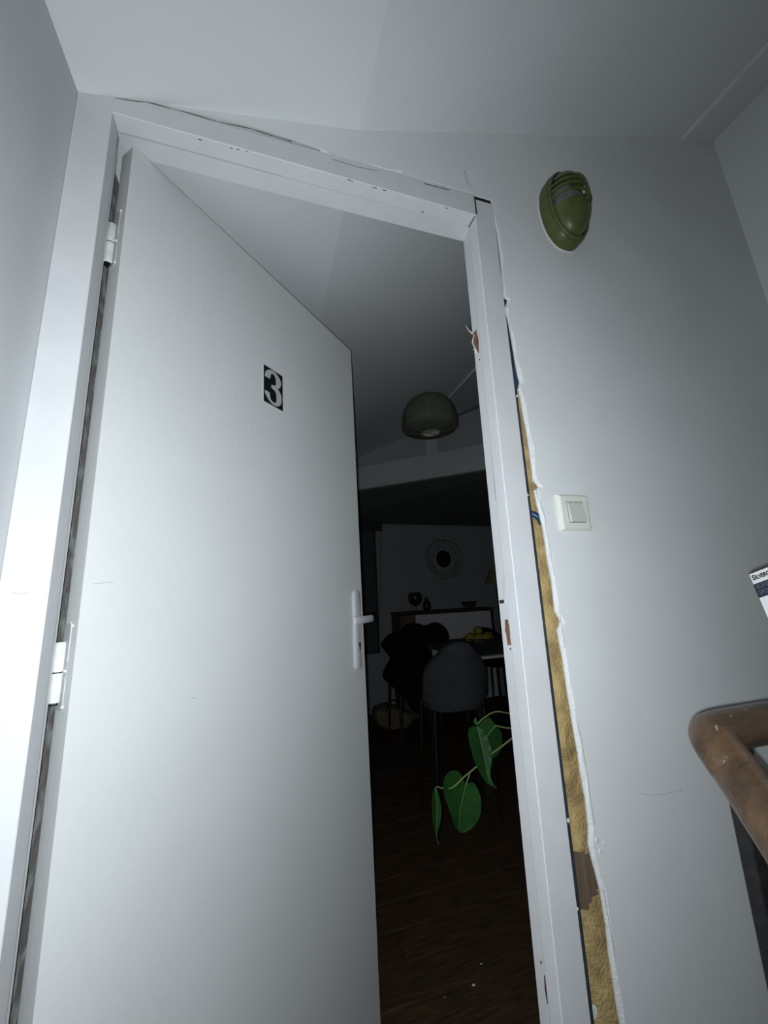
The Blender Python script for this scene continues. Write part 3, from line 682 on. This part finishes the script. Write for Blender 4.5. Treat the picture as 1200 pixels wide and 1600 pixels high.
obj('top_ring', tube(bmesh.new(), [c+Vector((0.05*math.cos(2*math.pi*k/20), 0.05*math.sin(2*math.pi*k/20), 0.163)) for k in range(20)], 0.003, 6, closed=True), MWIRE, ln)
obj('cord', tube(bmesh.new(), [c+Vector((0,0,-.10)), Vector((c.x, c.y, ceil_z(c.x)+.001))], 0.003, 8), MWIRE, ln)

# far window with blind
wx1 = at(590.5, 930, Y=4.307).x; wz0 = at(588, 1021, Y=4.307).z; wz1 = at(590, 826, Y=4.307).z
wn = thing('window_1', 'dark covered window on the far wall beside the door edge', 'window', (wx1-.3, 4.33, wz0), kind='structure')
obj('window_pane', BX(0.35, wx1-.02, 4.31, 4.33, wz0+.02, wz1), MWN, wn)
obj('window_frame', prism([(0.33,4.307,wz0),(wx1,4.307,wz0),(wx1,4.307,wz1),(wx1-.025,4.307,wz1),(wx1-.025,4.307,wz0+.025),(.33,4.307,wz0+.025)], (0,.02,0)), MDK, wn)
q = at(597, 822, Y=4.262)
tag(obj('roller_blind_box', BX(0.33, q.x, 4.262, 4.33, at(590,828.5,Y=4.262).z, at(590,818,Y=4.262).z, bev=.004), MDK), 'dark roller blind cassette above the far window', 'blind')
q = at(596, 850, Y=4.312)
tag(obj('curtain_cord', tube(bmesh.new(), [at(594.5,829,Y=4.296), at(595,900,Y=4.296), at(592,975,Y=4.296)], .003, 6), MWIRE), 'thin cord hanging beside the far window', 'cord')

# wire mirror
mc = at(693.5, 873, Y=4.296)
mr = thing('wall_mirror', 'small dark oval mirror inside a tangle of wire rings on the far wall', 'mirror', mc)
rx = (at(706,873,Y=4.296).x-at(685,873,Y=4.296).x)/2; rz = rx*1.12
obj('mirror_glass', lathe([(0.0001, .01), (rx, .01), (rx*1.05, -.01)], 32, mc, axis=1, sy=1.12), MMIR, mr)
for k, (s, dx, dz, tl) in enumerate(((2.35,0,0,.0),(2.55,.01,-.005,.5),(2.1,-.012,.01,1.2),(1.8,.01,.0,2.0),(1.65,-.01,-.012,2.7),(2.45,.0,.012,.9))):
    P_ = []
    for i in range(40):
        a = 2*math.pi*i/40; r = rx*s*(1+0.07*math.sin(2*a+tl*3)+.03*math.sin(3*a+tl))
        P_.append(mc+Vector((dx+r*math.cos(a), .006*math.sin(a+tl)-.006, dz+r*1.08*math.sin(a))))
    obj('wire_ring', tube(bmesh.new(), P_, 0.0028, 5, closed=True), MWIRE, mr)

# sideboard
sz = at(700, 953, Y=3.996).z; sxa = at(626, 975, Y=3.996).x; sxb = at(650, 975, Y=3.996).x; sxc = at(771, 960, Y=3.996).x
sbd = thing('sideboard', 'low sideboard with pale front panel and thin dark top by the far wall', 'sideboard', ((sxa+sxc)/2, 4.15, 0))
obj('top', BX(sxa-.01, sxc+.01, 3.985, 4.30, sz-.022, sz, bev=.002), MDK, sbd)
obj('side_panel', BX(sxa, sxb, 3.996, 4.30, 0.0, sz-.03), MWD, sbd)
obj('front_panel', BX(sxb+.004, sxc-.03, 4.007, 4.29, 0.10, sz-.035), MBE, sbd)
obj('side_panel', BX(sxc-.03, sxc, 3.996, 4.30, 0.0, sz-.03), MDK, sbd)
obj('plinth', BX(sxb, sxc-.03, 4.04, 4.29, 0.0, 0.10), MDK, sbd)
# goblet, vase, petal dish, table lamp
g = at(650, 957, Y=4.107); g.z = sz
gob = thing('glass_goblet', 'balloon shaped dark glass goblet on the sideboard left end', 'glass', g)
obj('bowl', lathe([(.004,.055),(.03,.062),(.062,.09),(.080,.13),(.078,.17),(.062,.205),(.060,.205),(.074,.168)], 24, g), mat('smoky_glass', (0.022,0.022,0.022), .3), gob, smooth=True)
obj('stem', lathe([(.04,0),(.04,.004),(.006,.012),(.005,.056)], 16, g), MVAS, gob, smooth=True)
obj('candle', lathe([(.0001,.12),(.045,.12),(.05,.10),(.03,.072)], 16, g), MVAS, gob)
g = at(667.5, 956, Y=4.107); g.z = sz
tag(obj('bottle_vase', lathe([(.0001,0),(.035,0),(.046,.03),(.048,.07),(.034,.10),(.018,.112),(.016,.12),(.024,.13),(.024,.142),(.012,.146)], 20, g), MVAS, smooth=True), 'small black stoppered vase beside the goblet', 'vase')
g = at(734, 950, Y=4.107); g.z = sz
dsh = thing('petal_dish', 'low dark petal shaped dish on the sideboard right part', 'dish', g)
obj('foot', lathe([(.0001,0),(.03,0),(.025,.01),(.012,.014)], 14, g), MVAS, dsh)
for dx, r in ((-.055,.035),(0.0,.03),(.05,.036)):
    obj('cup', lathe([(.006,.012),(r*.7,.025),(r*1.3,.075),(r*1.2,.075),(r*.6,.035)], 14, g+Vector((dx,0,0))), mat('bronze', (0.03,0.027,0.022), .5), dsh, smooth=True)
g = at(779, 948, Y=4.12); g.z = 0
tl = thing('floor_lamp', 'floor lamp with a small cream cone shade half behind the jamb', 'lamp', g)
zs_ = at(765, 912, Y=4.12).z; zt_ = at(768, 889, Y=4.12).z
obj('base', lathe([(.0001,0),(.13,0),(.13,.015),(.010,.03),(.010,zs_+.02)], 16, g), MDK, tl, smooth=True)
obj('lamp_shade', lathe([(.135,zs_),(.065,zt_)], 24, g), MSHD, tl, smooth=True)

# dining table
tz = 0.825
tb = thing('dining_table', 'dining table with a grey top and pale front edge behind the velvet chair', 'table', (1.5, 2.5, 0))
obj('tabletop', BX(1.30, 2.6, 2.36, 3.27, tz-.025, tz, bev=.002), MTG, tb)
obj('edge_band', BX(1.30, 2.6, 2.352, 2.36, tz-.024, tz-.008), MTT, tb)
for x in (1.36, 2.52):
    for y in (2.42, 3.20): obj('leg', BX(x-.025, x+.025, y-.025, y+.025, 0, tz-.025), MDK, tb)
# bowl of fruit
g = at(749, 1004, Z=tz); g.y = min(g.y, 3.05); g = Vector((g.x, g.y, tz))
tag(obj('fruit_bowl', lathe([(.0001,0),(.045,0),(.05,.008),(.10,.028),(.128,.040),(.125,.043),(.09,.032),(.02,.012)], 28, g), MBO, smooth=True), 'shallow dish on the dining table under yellow fruit', 'bowl')
fruit_me = None
fl_lab = ['leftmost yellow fruit in the shallow dish', 'yellow fruit second from left in the dish', 'topmost yellow fruit in the shallow dish', 'yellow fruit second from right in the dish', 'rightmost yellow fruit in the shallow dish']
for k, (dx, dy, dz, rr) in enumerate(((-.082,.0,.054,1.5),(-.036,-.052,.050,1.5),(0.0,.004,.100,.1),(.036,-.052,.050,1.5),(.082,.0,.054,1.5))):
    if fruit_me is None:
        bm = lathe([(.0001,-.045),(.010,-.043),(.026,-.030),(.034,0),(.026,.030),(.010,.042),(.0001,.045)], 16)
        fruit_me = bpy.data.meshes.new('fruit'); bmesh.ops.recalc_face_normals(bm, faces=bm.faces); bm.to_mesh(fruit_me); bm.free(); fruit_me.materials.append(MGR)
        for p in fruit_me.polygons: p.use_smooth = True
    o = bpy.data.objects.new('yellow_fruit', fruit_me); C.objects.link(o); o.location = g+Vector((dx, dy, dz-.008)); o.rotation_euler = (1.4, 0.1, rr)
    tag(o, fl_lab[k], 'fruit', 'yellow fruit in the dish')

# velvet chair, seen from behind
def chair(c0, ang, m, label, htop, hbot, wtop, wbot, name='dining_chair', group=None):
    t = thing(name, label, 'chair', (c0[0], c0[1], 0), group)
    ca, sa = math.cos(ang), math.sin(ang)
    def W(x, y, z): return Vector((c0[0]+x*ca-y*sa, c0[1]+x*sa+y*ca, z))
    bm = bmesh.new(); NU, NV = 20, 16; F = []; Bk = []
    for j in range(NV+1):
        v = j/NV; t_ = max(0, (v-.35)/.65)
        wv = (wbot + (wtop-wbot)*v)*(1-.42*t_**2.6)
        rowF, rowB = [], []
        for i in range(NU+1):
            u = -1+2*i/NU; x = u*wv/2; yy = 0.10*u*u*(1-.25*v) - 0.03*v
            zz = (hbot + .03*u*u) + ((htop-.07*abs(u)**2.3) - (hbot+.03*u*u))*v
            e = 0.028*(1-abs(u)**6*.6)
            rowB.append(bm.verts.new(W(x, yy-e, zz))); rowF.append(bm.verts.new(W(x, yy+e, zz)))
        F.append(rowF); Bk.append(rowB)
    for j in range(NV):
        for i in range(NU):
            bm.faces.new([F[j][i], F[j+1][i], F[j+1][i+1], F[j][i+1]]); bm.faces.new([Bk[j][i], Bk[j][i+1], Bk[j+1][i+1], Bk[j+1][i]])
        bm.faces.new([F[j][0], Bk[j][0], Bk[j+1][0], F[j+1][0]]); bm.faces.new([F[j][NU], F[j+1][NU], Bk[j+1][NU], Bk[j][NU]])
    for i in range(NU):
        bm.faces.new([F[0][i], F[0][i+1], Bk[0][i+1], Bk[0][i]]); bm.faces.new([F[NV][i], Bk[NV][i], Bk[NV][i+1], F[NV][i+1]])
    obj('backrest', bm, m, t, smooth=True)
    bm = bmesh.new(); rr = []
    for k, (r, z) in enumerate(((.9, hbot-.035), (1.0, hbot-.025), (1.02, hbot+.01), (.97, hbot+.03), (.80, hbot+.04))):
        rr.append([bm.verts.new(W(0.165*r*math.copysign(abs(math.cos(a))**.7, math.cos(a)), 0.19+0.17*r*math.copysign(abs(math.sin(a))**.7, math.sin(a)), z)) for a in [2*math.pi*q/28 for q in range(28)]])
    for A, B in zip(rr, rr[1:]):
        for q in range(28): bm.faces.new([A[q], A[(q+1) % 28], B[(q+1) % 28], B[q]])
    bm.faces.new(rr[0]); bm.faces.new(rr[-1]); obj('seat', bm, m, t, smooth=True)
    for x, y in ((-.15,.05),(.15,.05),(-.15,.31),(.15,.31)):
        obj('leg', tube(bmesh.new(), [W(x, y, hbot-.02), W(x*1.18, y+(y-.22)*.2, 0.0)], lambda q: .013-.005*q, 10), MBK, t, smooth=True)
    return t
cb0 = at(719, 1060, Y=2.131)
zt_c = at(712, 1003, Y=2.109).z; zb_c = at(722, 1107, Y=2.109).z
chair((cb0.x, cb0.y), math.radians(-6), MCH, 'grey velvet dining chair with a rounded back in front of the table', zt_c, zb_c, 0.40, 0.40)
c1 = at(655, 1050, Y=2.908)
chair((c1.x+.01, c1.y+.0), math.radians(0), MCO, 'dark chair hidden under the black coat', 0.86, 0.56, 0.30, 0.34)
c2 = at(785, 1000, Y=3.352); 
chair((c2.x+.02, c2.y+.34), math.radians(180), MCO, 'dark chair behind the fruit dish on the far table side', at(785,979,Y=3.441).z-.02, 0.56, 0.44, 0.46)
# black coat draped
sil = [(641,979),(655,975),(668,979),(680,977),(688,974),(696,979),(703,988),(704,1000),(690,1003),(676,1003),(667,1010),(663,1022),(661,1045),(664,1070),(668,1092),(659,1093),(657,1118),(650,1112),(643,1098),(630,1087),(616,1074),(605,1062),(610,1048),(617,1033),(610,1022),(602,1010),(607,1001),(615,993),(628,990),(636,988)]
F0 = [at(u, v, Y=2.686) for u, v in sil]; ctr = sum(F0, Vector())/len(F0)
bm = bmesh.new()
lay = [(0.0, .80, 0.0), (0.0, .93, .012), (0.0, 1.0, .04), (0, 1.0, .11), (0, .9, .15), (0, .75, .16)]
RR = []
sm_ = smoothpath(F0, 3, closed=True)
for _, s, dy in lay:
    RR.append([bm.verts.new(Vector((ctr.x+(p.x-ctr.x)*(1-(1-s)*.6), p.y+dy+.012*noise.noise(p*14), ctr.z+(p.z-ctr.z)*(1-(1-s)*.45)))) for p in sm_])
n = len(sm_)
for A, B in zip(RR, RR[1:]):
    for i in range(n): bm.faces.new([A[i], A[(i+1) % n], B[(i+1) % n], B[i]])
for ring in (RR[0], RR[-1]):
    for t_ in tessellate_polygon([[v.co.copy() for v in ring]]):
        try: bm.faces.new([ring[i] for i in t_])
        except ValueError: pass
tag(obj('coat', bm, MCO, smooth=True), 'black coat slung over the dark chair at the table end', 'coat')

# canvas bag on the floor
bgc = at(612, 1124, Z=0.0); bgc.y = 3.7
bg = thing('tote_bag', 'slumped beige canvas bag on the floor by the far wall', 'bag', (bgc.x, 3.75, 0))
bs = [(587,1103),(592,1096),(602,1094),(612,1092),(622,1093),(634,1098),(645,1102),(648,1110),(644,1119),(636,1127),(622,1128),(608,1127),(594,1123),(588,1112)]
F0 = [at(u, v, Y=3.720) for u, v in bs]; zmn = min(p.z for p in F0)
for p in F0: p.z -= zmn
ctr = sum(F0, Vector())/len(F0); sm_ = smoothpath(F0, 3, closed=True); bm = bmesh.new(); RR = []
for s, dy in ((.75, 0), (.93, .02), (1, .07), (1, .16), (.9, .21), (.7, .23)):
    RR.append([bm.verts.new(Vector((ctr.x+(p.x-ctr.x)*s, p.y+dy+.02*noise.noise(p*12), max(0.001, ctr.z+(p.z-ctr.z)*(1-(1-s)*.6)+.012*noise.noise(p*17))))) for p in sm_])
n = len(sm_)
for A, B in zip(RR, RR[1:]):
    for i in range(n): bm.faces.new([A[i], A[(i+1) % n], B[(i+1) % n], B[i]])
bm.faces.new(RR[0]); bm.faces.new(RR[-1])
obj('bag_body', bm, MBG, bg, smooth=True)
for yy in (3.70, 3.80):
    hp_ = [at(u, v, Y=yy)-Vector((0,0,zmn)) for u, v in [(603,1098),(606,1085),(614,1081),(624,1084),(632,1098)]]
    obj('strap', tube(bmesh.new(), smoothpath(hp_, 5), .009, 8, flat=.4), MCO, bg)

# rug
a = at(628, 1203, Z=0.006); b = at(575, 1212.5, Z=0.006); c_ = at(606, 1170, Z=0.006)
dd = (c_-a); 
p0, p1 = a, a+(b-a)*4; p2, p3 = p1+dd*1.3, a+dd*1.3
for p in (p0, p1, p2, p3): p.z = 0.001; p.x = max(p.x, -0.33)
tag(obj('rug', prism([p0, p1, p2, p3], (0, 0, 0.008)), MRG), 'flat dark grey rug corner on the planks left of the plant', 'rug')
# white flakes on the floor
for k, (u, v, s, lab) in enumerate(((740,1539,.0045,'largest white flake on the dark planks near the jamb'), (752,1506,.003,'small white flake on the planks above the largest flake'), (695,1558,.0016,'tiny white speck on the planks near the door bottom'))):
    q = at(u, v, Z=0.002); bm = bmesh.new(); bmesh.ops.create_icosphere(bm, subdivisions=1, radius=s)
    for vv in bm.verts: vv.co = Vector((vv.co.x*1.4, vv.co.y*random.uniform(.6,1.3), vv.co.z*.35))+q
    tag(obj('plaster_flake', bm, MLIT), lab, 'flake', 'plaster flakes on the room floor')

# ---------------------------------------------------------------- trailing plant
PY = 1.25
pp0 = Vector((1.22, PY+.10, 0.0))
st = thing('wooden_stool', 'small stool behind the jamb carrying the potted vine', 'stool', pp0)
obj('seat', lathe([(.0001,.35),(.15,.35),(.155,.36),(.155,.375),(.15,.38),(.0001,.38)], 24, pp0), MWD, st)
for k in range(3):
    a = k*2.094+.5; obj('leg', tube(bmesh.new(), [pp0+Vector((.10*math.cos(a), .10*math.sin(a), .35)), pp0+Vector((.14*math.cos(a), .14*math.sin(a), 0))], .013, 8), MWD, st)
pl = thing('trailing_plant', 'green heart leaved vine reaching out from behind the right jamb', 'plant', pp0+Vector((0,0,.38)))
obj('pot', lathe([(.0001,.38),(.07,.38),(.09,.53),(.10,.53),(.10,.56),(.085,.56),(.08,.54)], 24, pp0), MPOT, pl, smooth=True)
obj('soil', lathe([(.0001,.545),(.084,.545)], 20, pp0), MSOIL, pl)
def pt(u, v, y=PY): return at(u, v, Y=y)
root = pp0+Vector((-.02, 0, .545))
def stem(pts, r, name='stem'):
    return obj(name, tube(bmesh.new(), smoothpath(pts, 6), r, 8), MSTM, pl, smooth=True)
stem([root, pt(860,1115), pt(812,1145), pt(783,1167), pt(765,1180), pt(742,1200), pt(724,1215), pt(708,1230), pt(694,1232), pt(682,1229)], lambda t: .0032-.0014*t)
stem([root+Vector((.01,0,0)), pt(850,1130), pt(800,1137.5), pt(776,1134)], .0022)
stem([root+Vector((0,.02,0)), pt(845,1118), pt(800,1115), pt(775,1112), pt(757,1121), pt(745,1132)], .0019)
stem([pt(735,1205), pt(733,1212), pt(728,1226)], .0018)
# heart leaf from photo outline: midrib line and half widths, cupped and folded in depth
def heart(outline, rib, depth, yoff=0.0, cup=0.02):
    ol = smoothpath([Vector((u, v, 0)) for u, v in outline], 4, closed=True)
    rb = smoothpath([Vector((u, v, 0)) for u, v in rib], 6)
    bm = bmesh.new(); n = len(ol)
    # centre spine samples and fan between outline and spine, in layers
    lay = []
    for f in (1.0, .66, .33, 0.0):
        ring = []
        for p in ol:
            q = min(rb, key=lambda r: (r-p).length); s = q+(p-q)*f
            dpx = (p-q).length*f
            yy = PY + yoff + depth*((s.y-outline[0][1])/100.0) - cup*(dpx/30.0) + (0.002*math.sin(p.y*.35+p.x*.2) if f == 1 else 0)
            ring.append(bm.verts.new(pt(s.x, s.y, yy)))
        lay.append(ring)
    for A, B in zip(lay, lay[1:]):
        for i in range(n):
            try: bm.faces.new([A[i], A[(i+1) % n], B[(i+1) % n], B[i]])
            except ValueError: pass
    bmesh.ops.remove_doubles(bm, verts=bm.verts, dist=2e-5)
    bmesh.ops.recalc_face_normals(bm, faces=bm.faces)
    top_f = list(bm.faces); rim = [e for e in bm.edges if len(e.link_faces) == 1]
    dup = bmesh.ops.duplicate(bm, geom=top_f)
    vm = dup['vert_map']
    for v in [g_ for g_ in dup['geom'] if isinstance(g_, bmesh.types.BMVert)]: v.co.y += 0.0007
    for e in rim:
        a_, b_ = e.verts; bm.faces.new([a_, b_, vm[b_], vm[a_]])
    lf = obj('leaf', bm, MLF, pl, smooth=True)
    mrb = obj('midrib', tube(bmesh.new(), [pt(r.x, r.y, PY+yoff+depth*((r.y-outline[0][1])/100)-.0015) for r in rb], lambda t: .0015-.001*t, 6), MLR, lf)
    return lf
heart([(746,1134),(738,1135),(732,1140),(732,1152),(735,1168),(741,1188),(749,1206),(757,1219),(764,1226),(771,1229),(777,1233),(770,1222),(766,1208),(768,1195),(768,1178),(766,1164),(760,1150),(753,1140)],
      [(746,1135),(750,1152),(755,1175),(760,1200),(765,1222),(774,1231)], -.02, -.03, .025)
heart([(757,1124),(764,1121),(770,1128),(775,1135),(782,1142),(785,1152),(784,1165),(779,1178),(770,1185),(760,1187),(750,1180),(742,1168),(738,1150),(746,1135)],
      [(775,1133),(765,1145),(757,1160),(752,1178)], .03, .02, -.012)
heart([(727,1227),(722,1212),(716,1205),(706,1204),(698,1210),(693,1222),(694,1242),(701,1262),(707,1280),(712,1294),(720,1301),(728,1300),(740,1292),(749,1278),(752,1262),(751,1246),(746,1232),(738,1222)],
      [(728,1226),(724,1244),(719,1268),(718,1296)], .02, .01, .015)
heart([(681,1230),(677,1238),(675,1256),(676,1280),(679,1298),(681,1308),(684,1316),(687,1320),(682,1308),(685,1296),(689,1278),(689,1258),(685,1240)],
      [(681,1232),(683,1260),(682,1290),(683,1308)], .03, 0, .05)
heart([(741,1123),(744,1121),(746,1128),(745,1133),(741,1130)], [(743,1123),(744,1131)], 0, 0, 0)
